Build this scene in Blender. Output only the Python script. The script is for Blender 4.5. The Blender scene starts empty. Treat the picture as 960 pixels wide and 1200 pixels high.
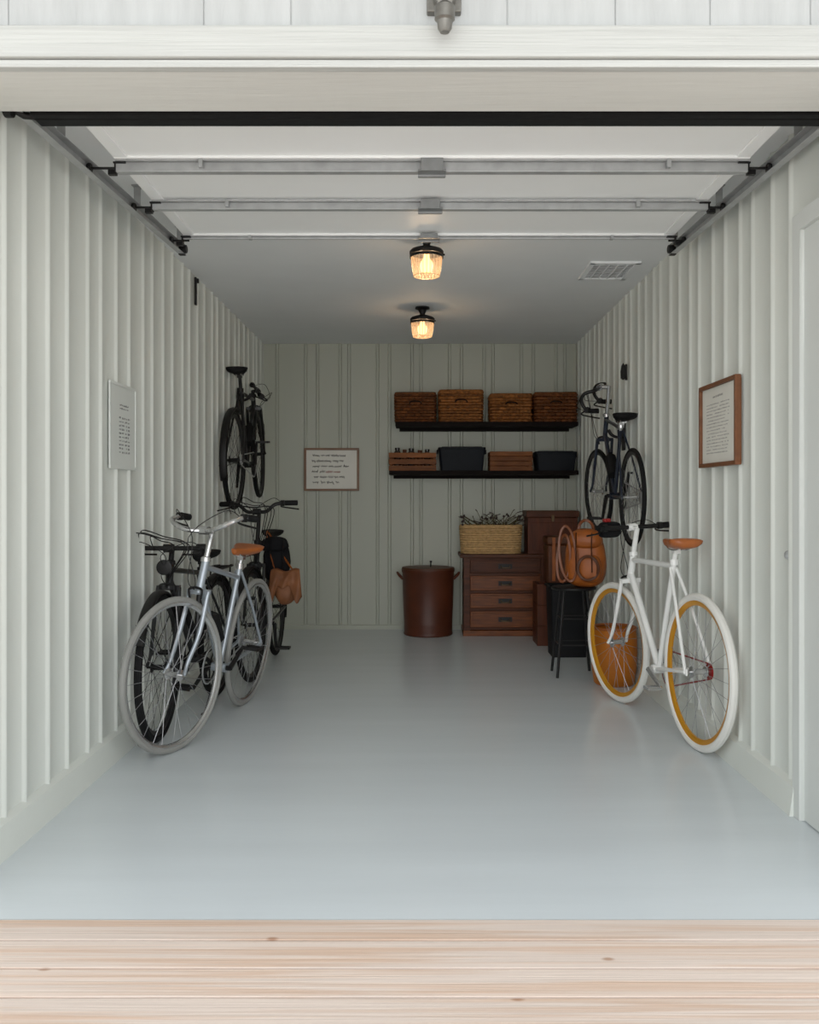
import bpy, bmesh, math, random
from mathutils import Vector, Matrix
random.seed(7)
SC=bpy.context.scene
COL=SC.collection
pi=math.pi
# ------------------------------------------------------------------ materials
def lin(c):
    out=[]
    for v in c:
        v=v/255.0
        out.append(v/12.92 if v<=0.04045 else ((v+0.055)/1.055)**2.4)
    return out
MATS={}
def mat(name,col,rough=0.5,metal=0.0,var=0.08,scale=6.0,bump=0.0,stretch=(1,1,1),emit=None,estr=0,island=0.0,detail=6,bscale=None,coat=0,spec=0.5,knots=False):
    if name in MATS: return MATS[name]
    m=bpy.data.materials.new(name); m.use_nodes=True
    nt=m.node_tree; N=nt.nodes; L=nt.links
    b=N["Principled BSDF"]
    c=lin(col)
    tc=N.new("ShaderNodeTexCoord"); mp=N.new("ShaderNodeMapping"); mp.inputs["Scale"].default_value=stretch
    L.new(tc.outputs["Object"],mp.inputs["Vector"])
    nz=N.new("ShaderNodeTexNoise"); nz.inputs["Scale"].default_value=scale; nz.inputs["Detail"].default_value=detail
    L.new(mp.outputs["Vector"],nz.inputs["Vector"])
    rp=N.new("ShaderNodeValToRGB")
    rp.color_ramp.elements[0].position=0.3; rp.color_ramp.elements[1].position=0.7
    rp.color_ramp.elements[0].color=[x*(1-var) for x in c]+[1]
    rp.color_ramp.elements[1].color=[min(1,x*(1+var)) for x in c]+[1]
    L.new(nz.outputs["Fac"],rp.inputs["Fac"])
    last=rp.outputs["Color"]
    if knots:
        mp2=N.new("ShaderNodeMapping"); mp2.inputs["Scale"].default_value=(1.0,1.7,1); mp2.inputs["Location"].default_value=(0.37,0.21,0); L.new(tc.outputs["Object"],mp2.inputs["Vector"])
        vo=N.new("ShaderNodeTexVoronoi"); vo.inputs["Scale"].default_value=1.9; vo.voronoi_dimensions='2D'; L.new(mp2.outputs["Vector"],vo.inputs["Vector"])
        kr=N.new("ShaderNodeValToRGB"); kr.color_ramp.elements[0].position=0.014; kr.color_ramp.elements[0].color=(0.5,0.3,0.18,1)
        kr.color_ramp.elements[1].position=0.036; kr.color_ramp.elements[1].color=(1,1,1,1)
        L.new(vo.outputs["Distance"],kr.inputs["Fac"])
        mk=N.new("ShaderNodeMix"); mk.data_type='RGBA'; mk.blend_type='MULTIPLY'; mk.inputs[0].default_value=0.75
        L.new(last,mk.inputs[6]); L.new(kr.outputs["Color"],mk.inputs[7]); last=mk.outputs[2]
        mp3=N.new("ShaderNodeMapping"); mp3.inputs["Scale"].default_value=(0.3,11,1); L.new(tc.outputs["Object"],mp3.inputs["Vector"])
        n3=N.new("ShaderNodeTexNoise"); n3.inputs["Scale"].default_value=3.0; n3.inputs["Detail"].default_value=8; n3.inputs["Distortion"].default_value=0.5; L.new(mp3.outputs["Vector"],n3.inputs["Vector"])
        r3=N.new("ShaderNodeValToRGB"); r3.color_ramp.elements[0].position=0.38; r3.color_ramp.elements[0].color=(0.89,0.75,0.64,1); r3.color_ramp.elements[1].position=0.54; r3.color_ramp.elements[1].color=(1,1,1,1)
        L.new(n3.outputs["Fac"],r3.inputs["Fac"])
        mk2=N.new("ShaderNodeMix"); mk2.data_type='RGBA'; mk2.blend_type='MULTIPLY'; mk2.inputs[0].default_value=0.9
        L.new(last,mk2.inputs[6]); L.new(r3.outputs["Color"],mk2.inputs[7]); last=mk2.outputs[2]
    if island>0:
        g=N.new("ShaderNodeNewGeometry"); mr=N.new("ShaderNodeMapRange")
        mr.inputs["To Min"].default_value=1-island; mr.inputs["To Max"].default_value=1+island*0.6
        L.new(g.outputs["Random Per Island"],mr.inputs["Value"])
        hs=N.new("ShaderNodeHueSaturation"); L.new(mr.outputs["Result"],hs.inputs["Value"]); L.new(last,hs.inputs["Color"])
        last=hs.outputs["Color"]
    L.new(last,b.inputs["Base Color"])
    b.inputs["Roughness"].default_value=rough; b.inputs["Metallic"].default_value=metal
    b.inputs["Specular IOR Level"].default_value=spec
    if coat: b.inputs["Coat Weight"].default_value=coat
    if bump>0:
        bp=N.new("ShaderNodeBump"); bp.inputs["Strength"].default_value=bump; bp.inputs["Distance"].default_value=0.004
        if bscale:
            n2=N.new("ShaderNodeTexNoise"); n2.inputs["Scale"].default_value=bscale; L.new(mp.outputs["Vector"],n2.inputs["Vector"]); src=n2
        else: src=nz
        L.new(src.outputs["Fac"],bp.inputs["Height"]); L.new(bp.outputs["Normal"],b.inputs["Normal"])
    if emit:
        b.inputs["Emission Color"].default_value=lin(emit)+[1]; b.inputs["Emission Strength"].default_value=estr
    MATS[name]=m
    return m
WALL=mat("wall_paint",(214,218,211),0.45,0,0.03,2.0,0.04,(1,1,1),bscale=30)
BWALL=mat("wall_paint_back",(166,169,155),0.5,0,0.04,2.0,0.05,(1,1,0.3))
TRIM=mat("trim_paint",(180,182,178),0.5,0,0.08,3,0.6,(0.5,8,22),bscale=7)
SOFFIT=mat("soffit_paint",(212,212,206),0.5,0,0.03,3,0.2,(0.6,8,14),bscale=9)
ADDED_EAVE=mat("added_eave_paint",(176,178,178),0.6,0,0.03,3)
SIDING=mat("siding_paint",(180,183,182),0.55,0,0.08,3,0.8,(9,9,1.0),bscale=7)
SDOOR=mat("side_door_paint",(206,210,206),0.5,0,0.03,3)
CEIL=mat("ceiling_paint",(232,235,236),0.7,0,0.02,3)
FLOOR=mat("floor_epoxy",(204,211,214),0.22,0,0.03,1.6,0.06,(0.5,3.5,1),bscale=14)
DOORP=mat("door_panel_paint",(250,251,250),0.45,0,0.02,3)
GALV=mat("galvanised_steel",(162,164,164),0.42,0.3,0.12,20)
BLKM=mat("black_metal",(16,15,15),0.5,0.1,0.15,20,spec=0.3)
BLKR=mat("black_rubber",(13,13,14),0.75,0,0.15,20,spec=0.2)
DECK=mat("deck_wood",(218,200,187),0.6,0,0.10,5,0.45,(0.5,46,3),island=0.07,detail=10,knots=True)
DWOOD=mat("dark_wood",(72,36,17),0.5,0,0.4,6,0.2,(1,10,10),spec=0.2)
SHELFW=mat("shelf_wood",(16,10,8),0.7,0,0.25,6,0.2,(1,10,10),spec=0.1)
DRAW=mat("drawer_wood",(104,55,24),0.42,0,0.45,6,0.15,(1.2,12,12),spec=0.22)
CRATEW=mat("crate_wood",(110,63,29),0.6,0,0.4,6,0.2,(1.5,12,12),island=0.3,spec=0.2)
FRAMEW=mat("frame_wood",(106,64,37),0.45,0,0.2,8,0.15,(4,4,4),spec=0.3)
AMBER=mat("amber_leather",(176,98,20),0.45,0,0.08,6,0.1,(1,1,1),spec=0.3)
WICK=mat("wicker_dark",(96,54,25),0.65,0,0.5,40,0.3,island=0.4,spec=0.2)
WICK2=mat("wicker_mid",(128,78,37),0.65,0,0.5,40,0.3,island=0.4,spec=0.2)
STRAW=mat("straw",(190,152,102),0.7,0,0.22,40,0.3,island=0.15,spec=0.25)
RUST=mat("red_brown_enamel",(76,37,22),0.45,0,0.25,5,0.05,spec=0.3)
REDB=mat("red_brown_wood",(78,37,18),0.5,0,0.3,6,0.1,(10,10,1),spec=0.2)
LEATH=mat("tan_leather",(150,78,27),0.45,0,0.2,12,0.3,bscale=60,spec=0.35)
LEATHD=mat("brown_leather",(78,42,22),0.5,0,0.2,12,0.3,bscale=60,spec=0.3)
CLOTHT=mat("tan_cloth",(112,68,40),0.6,0,0.35,9,0.4,bscale=30,spec=0.3)
CLOTHB=mat("black_cloth",(16,16,18),0.9,0,0.25,9,0.3,bscale=60,spec=0.15)
BLUEB=mat("dark_blue_plastic",(15,19,25),0.6,0,0.15,9,spec=0.15)
GREYB=mat("dark_grey_plastic",(22,23,25),0.65,0,0.15,9,spec=0.15)
PAPER=mat("paper",(214,212,202),0.7,0,0.03,9)
INKR=mat("red_ink",(140,44,36),0.7,0,0.1,9)
CHROME=mat("chrome",(200,200,200),0.2,0.9,0.05,9)
SPOKE=mat("spoke_steel",(150,150,152),0.35,0.8,0.05,9)
SPOKEB=mat("spoke_black",(24,24,26),0.5,0.2,0.05,9)
SILV=mat("silver_paint",(160,168,176),0.3,0.5,0.04,9,coat=0.3)
WHITE=mat("white_paint",(232,233,230),0.28,0,0.02,9,coat=0.5)
WTIRE=mat("white_tyre",(222,221,215),0.6,0,0.03,9)
GTIRE=mat("grey_tyre",(132,132,128),0.65,0,0.06,9)
GOLD=mat("gold_rim",(206,140,28),0.3,0.3,0.08,9)
BPAINT=mat("black_paint",(14,14,16),0.35,0.1,0.08,9,coat=0.15)
NAVY=mat("navy_paint",(20,28,44),0.35,0.1,0.08,9,coat=0.2)
SADT=mat("tan_saddle",(158,84,34),0.4,0,0.12,18)
REDP=mat("red_part",(140,22,20),0.35,0.3,0.08,9)
LAV=mat("dried_lavender",(54,42,40),0.8,0,0.3,40)
STEMM=mat("dried_stem",(76,68,42),0.8,0,0.3,40)
JAR=mat("jar_dark",(34,28,24),0.25,0,0.1,9)
PLAST=mat("acrylic",(214,218,213),0.3,0,0.02,9)
ABRASS=mat("aged_brass",(84,66,42),0.4,0.6)
BULB=mat("bulb_glow",(255,205,140),0.4,0,0.02,9,emit=(255,200,135),estr=4.5)
def glassmat():
    m=bpy.data.materials.new("ribbed_glass"); m.use_nodes=True
    nt=m.node_tree;N=nt.nodes;L=nt.links
    b=N["Principled BSDF"]; out=N["Material Output"]
    b.inputs["Base Color"].default_value=(0.40,0.29,0.19,1); b.inputs["Roughness"].default_value=0.15
    b.inputs["Emission Color"].default_value=(1,0.60,0.30,1); b.inputs["Emission Strength"].default_value=0.35
    tr=N.new("ShaderNodeBsdfTransparent"); tr.inputs["Color"].default_value=(1,0.88,0.72,1)
    tc=N.new("ShaderNodeTexCoord"); sp=N.new("ShaderNodeSeparateXYZ"); L.new(tc.outputs["Object"],sp.inputs[0])
    at=N.new("ShaderNodeMath"); at.operation='ARCTAN2'; L.new(sp.outputs["Y"],at.inputs[0]); L.new(sp.outputs["X"],at.inputs[1])
    mu=N.new("ShaderNodeMath"); mu.operation='MULTIPLY'; mu.inputs[1].default_value=24; L.new(at.outputs[0],mu.inputs[0])
    cs=N.new("ShaderNodeMath"); cs.operation='COSINE'; L.new(mu.outputs[0],cs.inputs[0])
    mr=N.new("ShaderNodeMapRange"); mr.inputs["From Min"].default_value=-1; mr.inputs["To Min"].default_value=0.3; mr.inputs["To Max"].default_value=0.75
    L.new(cs.outputs[0],mr.inputs["Value"])
    mx=N.new("ShaderNodeMixShader"); L.new(mr.outputs["Result"],mx.inputs[0])
    L.new(tr.outputs[0],mx.inputs[1]); L.new(b.outputs[0],mx.inputs[2]); L.new(mx.outputs[0],out.inputs["Surface"])
    return m
GLASS=glassmat()
# ------------------------------------------------------------------ mesh builder
def V(*a): return Vector(a)
def catmull(pts,n=6,closed=False):
    pts=[Vector(p) for p in pts]; out=[]; k=len(pts)
    rng=range(k if closed else k-1)
    for i in rng:
        if closed: p0,p1,p2,p3=pts[(i-1)%k],pts[i],pts[(i+1)%k],pts[(i+2)%k]
        else: p0,p1,p2,p3=pts[max(i-1,0)],pts[i],pts[i+1],pts[min(i+2,k-1)]
        for j in range(n):
            t=j/n
            out.append(0.5*((2*p1)+(-p0+p2)*t+(2*p0-5*p1+4*p2-p3)*t*t+(-p0+3*p1-3*p2+p3)*t**3))
    if not closed: out.append(pts[-1])
    return out
class MB:
    def __init__(s): s.v=[];s.f=[];s.m=[];s.M=Matrix.Identity(4)
    def _add(s,vs,fs,mi):
        o=len(s.v); s.v+= [s.M@Vector(p) for p in vs]
        s.f+=[tuple(o+i for i in f) for f in fs]; s.m+=[mi]*len(fs)
    def tube(s,pts,r,n=8,mi=0,closed=False,cap=True,flat=1.0):
        pts=[Vector(p) for p in pts]; k=len(pts)
        rs=r if isinstance(r,(list,tuple)) else [r]*k
        vs=[];fs=[]
        def tang(i):
            if closed: return (pts[(i+1)%k]-pts[(i-1)%k]).normalized()
            a=pts[max(i-1,0)];b=pts[min(i+1,k-1)]
            return (b-a).normalized() if (b-a).length>1e-9 else Vector((0,0,1))
        t=tang(0); up=Vector((0,0,1)) if abs(t.z)<0.9 else Vector((0,1,0))
        nrm=(up-t*up.dot(t)).normalized()
        for i in range(k):
            t=tang(i); nrm=(nrm-t*nrm.dot(t))
            if nrm.length<1e-6: nrm=t.orthogonal()
            nrm.normalize(); bn=t.cross(nrm)
            for j in range(n):
                a=2*pi*j/n
                vs.append(pts[i]+(nrm*math.cos(a)+bn*math.sin(a)*flat)*rs[i])
        for i in range(k if closed else k-1):
            i2=(i+1)%k
            for j in range(n):
                j2=(j+1)%n
                fs.append((i*n+j,i*n+j2,i2*n+j2,i2*n+j))
        if not closed and cap:
            fs.append(tuple(range(n))); fs.append(tuple((k-1)*n+j for j in range(n)))
        s._add(vs,fs,mi)
    def box(s,c,d,rot=None,mi=0,taper=1.0):
        c=Vector(c); hx,hy,hz=d[0]/2,d[1]/2,d[2]/2
        vs=[Vector((x*hx*(taper if z<0 else 1),y*hy*(taper if z<0 else 1),z*hz)) for z in(-1,1) for y in(-1,1) for x in(-1,1)]
        if rot is not None: vs=[rot@p for p in vs]
        vs=[p+c for p in vs]
        s._add(vs,[(0,1,3,2),(4,6,7,5),(0,4,5,1),(2,3,7,6),(0,2,6,4),(1,5,7,3)],mi)
    def b(s,x0,x1,y0,y1,z0,z1,mi=0): s.box(((x0+x1)/2,(y0+y1)/2,(z0+z1)/2),(x1-x0,y1-y0,z1-z0),None,mi)
    def lathe(s,prof,n=24,c=(0,0,0),axis='Z',mi=0,closed=False,mod=None):
        c=Vector(c);vs=[];fs=[];k=len(prof)
        for i in range(n):
            a=2*pi*i/n;ca,sa=math.cos(a),math.sin(a)
            q=mod(a) if mod else 1
            for r,h in prof:
                r=r*q
                if axis=='Z': p=Vector((r*ca,r*sa,h))
                elif axis=='Y': p=Vector((r*ca,h,r*sa))
                else: p=Vector((h,r*ca,r*sa))
                vs.append(p+c)
        for i in range(n):
            i2=(i+1)%n
            for j in range(k if closed else k-1):
                j2=(j+1)%k
                fs.append((i*k+j,i2*k+j,i2*k+j2,i*k+j2))
        if not closed:
            for j in(0,k-1):
                if prof[j][0]>1e-6: fs.append(tuple(i*k+j for i in range(n)))
        s._add(vs,fs,mi)
    def loft(s,secs,mi=0,cap=True):
        n=len(secs[0]);vs=[p for q in secs for p in q];fs=[]
        for i in range(len(secs)-1):
            for j in range(n):
                j2=(j+1)%n
                fs.append((i*n+j,i*n+j2,(i+1)*n+j2,(i+1)*n+j))
        if cap: fs.append(tuple(range(n))); fs.append(tuple((len(secs)-1)*n+j for j in range(n)))
        s._add(vs,fs,mi)
    def sup(s,c,d,e1=0.5,e2=0.5,n=20,m=12,mi=0,noise=0,taper=0,seed=1):
        c=Vector(c);vs=[];fs=[]
        rr=random.Random(seed)
        ph=[rr.uniform(0,6.28) for _ in range(6)]
        def sg(x,e): return math.copysign(abs(x)**e,x)
        for i in range(m+1):
            ph1=-pi/2+pi*i/m
            for j in range(n):
                th=2*pi*j/n
                x=sg(math.cos(ph1),e1)*sg(math.cos(th),e2);y=sg(math.cos(ph1),e1)*sg(math.sin(th),e2);z=sg(math.sin(ph1),e1)
                k=1+taper*z
                w=1+noise*(math.sin(3*th+ph[0]+2*z)+0.7*math.sin(5*th+ph[1]-3*z)+0.6*math.sin(7*z+ph[2]+th))
                vs.append(c+Vector((x*d[0]/2*k*w,y*d[1]/2*k*w,z*d[2]/2)))
        for i in range(m):
            for j in range(n):
                j2=(j+1)%n
                fs.append((i*n+j,i*n+j2,(i+1)*n+j2,(i+1)*n+j))
        s._add(vs,fs,mi)
    def prism(s,poly,z0,z1,mi=0):
        n=len(poly);vs=[Vector((x,y,z0)) for x,y in poly]+[Vector((x,y,z1)) for x,y in poly]
        fs=[(j,(j+1)%n,n+(j+1)%n,n+j) for j in range(n)]+[tuple(range(n)),tuple(range(n,2*n))]
        s._add(vs,fs,mi)
    def done(s,name,mats,parent=None,loc=None,label=None,cat=None,kind=None,group=None,bevel=0,smooth=True,ang=35):
        if not isinstance(mats,(list,tuple)): mats=[mats]
        lo=Vector((min(p.x for p in s.v),min(p.y for p in s.v),min(p.z for p in s.v)))
        hi=Vector((max(p.x for p in s.v),max(p.y for p in s.v),max(p.z for p in s.v)))
        c=(lo+hi)/2
        if parent is None: c.z=lo.z
        me=bpy.data.meshes.new(name)
        me.from_pydata([tuple(p-c) for p in s.v],[],s.f)
        for m in mats: me.materials.append(m)
        me.polygons.foreach_set("material_index",s.m)
        bm=bmesh.new();bm.from_mesh(me)
        bmesh.ops.remove_doubles(bm,verts=bm.verts,dist=1e-6)
        bmesh.ops.recalc_face_normals(bm,faces=bm.faces);bm.to_mesh(me);bm.free()
        if smooth:
            me.polygons.foreach_set("use_smooth",[True]*len(me.polygons))
            me.set_sharp_from_angle(angle=math.radians(ang))
        me.update()
        ob=bpy.data.objects.new(name,me);COL.objects.link(ob)
        ob.location=c
        if parent is not None: ob.parent=parent
        if bevel>0:
            md=ob.modifiers.new("bevel",'BEVEL');md.width=bevel;md.segments=2;md.limit_method='ANGLE'
        tag(ob,label,cat,kind,group)
        return ob
def tag(ob,label=None,cat=None,kind=None,group=None):
    if label: ob["label"]=label
    if cat: ob["category"]=cat
    if kind: ob["kind"]=kind
    if group: ob["group"]=group
def empty(name,loc,label,cat,group=None,M=None):
    e=bpy.data.objects.new(name,None);COL.objects.link(e);e.empty_display_size=0.1
    if M is not None: e.matrix_world=M
    else: e.location=loc
    tag(e,label,cat,None,group)
    return e
# ------------------------------------------------------------------ room
XL,XR=-1.30,1.33; YB=7.9; YF=2.475; HC=2.4
def ribs(s0,s1,pitch,W,h,off=0.0):
    # soft rounded ribs: raised-cosine bumps of width W and height h
    pts=[(s0,0)]; s=s0+off; i=0; n=10
    while s+W<s1-0.01:
        for k in range(n+1):
            t=k/n; pts.append((s+W*t,h*(0.5-0.5*math.cos(2*pi*t))**0.7))
        s+=pitch*(1.0,1.2,0.84,1.08)[i%4]; i+=1
    pts.append((s1,0)); return pts
RIB=(0.046,0.0105)
m=MB(); p=ribs(YF,YB+0.06,0.180,*RIB,0.05)
m.prism([(XL+d,s) for s,d in p]+[(XL-0.08,YB+0.06),(XL-0.08,YF)],0,HC+0.1)
m.done("wall_left",WALL,kind="structure",label="pale sage ribbed metal side wall",ang=60)
m=MB(); YD=3.27
p=ribs(YD,YB+0.06,0.172,*RIB,0.05)
m.prism([(XR-d,s) for s,d in p]+[(XR+0.08,YB+0.06),(XR+0.08,YD)],0,HC+0.1)
p=ribs(YF,YD,0.172,*RIB,0.06)
m.prism([(XR-d,s) for s,d in p]+[(XR+0.08,YD),(XR+0.08,YF)],2.08,HC+0.1)
m.done("wall_right",WALL,kind="structure",label="pale sage ribbed metal side wall with a doorway",ang=60)
m=MB()
pts=[(XL,0)]; x=XL+0.10; i=0
while x<XR-0.06:
    h=0.013; pts+=[(x,0),(x+0.008,h),(x+0.022,h),(x+0.030,0)]
    x+= (0.24,0.10,0.19,0.075)[i%4]
    i+=1
pts.append((XR,0))
m.prism([(s,YB-d) for s,d in pts]+[(XR,YB+0.08),(XL,YB+0.08)],0,HC+0.1)
m.done("wall_back",BWALL,kind="structure",label="sage board and batten end wall",smooth=False)
m=MB(); m.b(XL-0.08,XR+0.08,YF,YB+0.08,-0.12,0)
m.done("floor",FLOOR,kind="structure",label="glossy pale blue-grey painted floor",smooth=False)
m=MB(); m.b(XL-0.08,XR+0.08,2.75,YB+0.08,HC,HC+0.08)
m.done("ceiling",CEIL,kind="structure",label="off-white flat ceiling",smooth=False)
m=MB(); m.b(-3.2,3.2,2.49,2.75,2.252,3.1); m.b(-3.2,XL-0.08,2.49,2.75,-0.1,2.252); m.b(XR+0.08,3.2,2.49,2.75,-0.1,2.252)
m.b(XL-0.08,XL,2.49,2.75,0.0,2.24); m.b(XR,XR+0.08,2.49,2.75,0.0,2.24)
m.done("wall_front",TRIM,kind="structure",label="cream painted garage door opening surround",smooth=False)
m=MB(); m.b(XL,XR,2.493,2.75,2.243,2.252)
m.done("trim_4",SOFFIT,kind="structure",label="cream board lining the underside of the lintel",smooth=False)
m=MB(); m.b(-3.2,3.2,1.65,2.49,2.84,2.92); m.b(-3.2,3.2,1.62,1.65,2.76,2.96)  # eave added out of view to keep sky light off the header
m.done("added_eave",ADDED_EAVE,kind="structure",label="added out-of-view eave that shades the header boards",smooth=False)
m=MB()
xs=[-3.2,-2.4,-1.7,-1.08,-0.565,-0.335,0.235,0.52,0.77,1.035,1.5,2.0,2.6,3.2]
for a,b_ in zip(xs[:-1],xs[1:]): m.b(a+0.0012,b_-0.0012,2.475,2.489,2.347,2.84)
m.b(-3.2,3.2,2.479,2.492,2.347,2.84)
m.done("wall_front_siding",SIDING,kind="structure",label="white painted timber boards above the opening",smooth=False,bevel=0.0025)
m=MB(); m.b(-3.2,3.2,2.447,2.492,2.262,2.345)
m.done("trim_1",TRIM,kind="structure",label="cream grained timber header board",smooth=False,bevel=0.004)
m=MB(); m.b(-3.2,3.2,2.46,2.492,2.240,2.26)
m.done("trim_2",TRIM,kind="structure",smooth=False,bevel=0.003,label="thin cream bead under the header board")
def profile_y(name,prof,y0,y1,matl,label):
    m=MB(); n=len(prof)
    vs=[V(x,y0,z) for x,z in prof]+[V(x,y1,z) for x,z in prof]
    m._add(vs,[(j,(j+1)%n,n+(j+1)%n,n+j) for j in range(n)]+[tuple(range(n)),tuple(range(n,2*n))],0)
    return m.done(name,matl,kind="structure",label=label,smooth=False)
profile_y("baseboard_left",[(XL,0),(XL+0.036,0),(XL+0.022,0.10),(XL,0.115)],YF,YB,WALL,"pale sage skirting board")
profile_y("baseboard_right",[(XR,0),(XR-0.036,0),(XR-0.022,0.10),(XR,0.115)],YD,YB,WALL,"pale sage skirting board")
m=MB(); m.b(XL,XR,YB-0.025,YB,0,0.035)
m.done("baseboard_back",BWALL,kind="structure",label="low grey metal sill strip",smooth=False)
m=MB(); m.b(XR-0.005,XR+0.04,YF+0.02,YD-0.05,0.005,2.03)
d1=m.done("door_1",SDOOR,kind="structure",label="white side door set in the ribbed wall",smooth=False)
m=MB(); m.b(XR-0.022,XR+0.06,YD-0.05,YD+0.012,0,2.09); m.b(XR-0.022,XR+0.06,YF,YD-0.05,2.03,2.09)
m.done("trim_3",SDOOR,kind="structure",label="white side door casing",smooth=False,bevel=0.003)
m=MB(); y=YF-0.004; ws=[0.118,0.14,0.128,0.15]; k=0
while y>-1.6:
    w=ws[k%4]; m.b(-3.2,3.2,y-w,y-0.0075,-0.035,0.004); y-=w; k+=1
m.b(-3.2,3.2,-1.6,YF-0.004,-0.09,-0.05)  # slab added under the boards to block sky light through the gaps
dk=m.done("deck",DECK,label="pale bleached softwood plank deck at the threshold",cat="wooden deck",smooth=False,bevel=0.002)
dk["kind"]="structure"
# ------------------------------------------------------------------ overhead garage door
gd=empty("garage_door",(0.05,2.9,2.33),"raised white sectional overhead door with steel struts","garage door")
def rel(m,root): m.M=Matrix.Translation(-root.location)
DX0,DX1=-1.09,1.19
pan=[(2.87,3.385),(3.40,3.885),(3.90,4.38)]
for i,(a,b_) in enumerate(pan):
    m=MB(); rel(m,gd); m.b(DX0,DX1,a,b_,2.335,2.372)
    m.b(DX0,DX1,a,a+0.03,2.325,2.335); m.b(DX0,DX1,b_-0.03,b_,2.325,2.335)
    m.b(DX0,DX0+0.05,a,b_,2.327,2.335); m.b(DX1-0.05,DX1,a,b_,2.327,2.335)
    m.done("door_panel",DOORP,parent=gd,bevel=0.002,smooth=False)
m=MB(); rel(m,gd); m.b(-1.175,1.26,2.835,2.87,2.268,2.37); m.b(-1.175,1.26,2.87,2.925,2.266,2.30)
m.done("bottom_seal",BLKR,parent=gd,bevel=0.005,label="black rubber bottom seal",smooth=False)
m=MB(); rel(m,gd); m.b(-1.26,-1.17,2.80,2.86,2.30,2.33); m.tube([(-1.25,2.83,2.30),(-1.20,2.86,2.275),(-1.17,2.88,2.28)],0.012,8); m.lathe([(0,-.012),(.028,-.012),(.028,.012),(0,.012)],16,(-1.235,2.83,2.285),'X')
m.done("corner_bracket",BLKM,parent=gd,bevel=0.002,label="black corner bracket and cable pulley")
for ys,wd,hh in [(3.40,0.07,0.040),(3.86,0.06,0.034),(4.36,0.022,0.016)]:
    m=MB(); rel(m,gd)
    m.b(DX0,DX1,ys-wd/2,ys+wd/2,2.325-0.005,2.325); m.b(DX0,DX1,ys-wd/4,ys+wd/4,2.325-hh,2.32)
    for xx in (-0.78,0.9):
        m.b(xx-0.008,xx+0.008,ys-wd/2-0.006,ys+wd/2+0.006,2.318-hh*0.6,2.325)
    m.done("strut",GALV,parent=gd,bevel=0.003,smooth=False,label="galvanised steel strut")
    m=MB(); rel(m,gd)
    m.b(0.0,0.10,ys-0.045,ys+0.035,2.325-hh-0.006,2.325-hh+0.001); m.b(0.01,0.09,ys-0.05,ys-0.044,2.325-hh-0.006,2.325)
    m.tube([(0.0,ys,2.325-hh-0.008),(0.10,ys,2.325-hh-0.008)],0.007)
    m.done("hinge",mat("hinge_steel",(128,130,130),0.45,0.4,0.1,20),parent=gd,bevel=0.002)
    for sx,xx in((-1,DX0),(1,DX1)):
        m=MB(); rel(m,gd)
        m.box((xx-sx*0.015,ys,2.317),(0.045,0.05,0.006)); m.box((xx+sx*0.003,ys,2.302),(0.005,0.035,0.03))
        f=(ys-2.79)/1.73
        rx=(-1.215+0.08*f) if sx<0 else (1.29-0.065*f)
        m.tube([(xx-sx*0.03,ys-0.01,2.300),(rx+sx*0.008,ys-0.01,2.300)],0.005)
        m.lathe([(0.0,-0.007),(0.017,-0.007),(0.019,0),(0.017,0.007),(0,0.007)],14,(rx,ys-0.01,2.300),'X')
        m.box((xx+sx*0.02,ys+0.012,2.292),(0.03,0.02,0.02))
        m.done("roller_bracket",BLKM,parent=gd,label="black roller and hinge bracket",bevel=0.001)
m=MB(); rel(m,gd); m.box((0.08,2.95,2.318),(0.12,0.05,0.03)); m.done("latch_plate",GALV,parent=gd,bevel=0.002)
for sx,x0_,x1_ in((-1,-1.215,-1.135),(1,1.29,1.225)):
    th=math.atan2(x1_-x0_,1.73)
    r=empty("garage_door_track",None,"galvanised steel horizontal garage door track","door track",group="overhead door tracks",
            M=Matrix.Translation((x0_,2.79,2.27))@Matrix.Rotation(-th,4,'Z'))
    m=MB()
    m.b(sx*0.013-0.0015,sx*0.013+0.0015,0,1.75,0.012,0.050)
    m.b(-0.014,0.014,0,1.75,0.009,0.012); m.b(-0.014,0.014,0,1.75,0.050,0.053)
    m.done("rail",GALV,parent=r,smooth=False)
    for yy in (0.36,1.1,1.69):
        m=MB()
        m.b(-0.014,0.014,yy,yy+0.003,0.053,0.13); m.b(-0.016,0.016,yy-0.025,yy+0.025,0.126,0.13)
        m.done("hanger",GALV,parent=r,smooth=False)
    m=MB()
    m.b(-0.014,0.014,1.71,1.74,0.005,0.058); m.lathe([(0,-.01),(.02,-.01),(.02,.01),(0,.01)],16,(-sx*0.018,1.71,0.03),'X')
    m.done("end_pulley",BLKM,parent=r,bevel=0.002)
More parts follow.
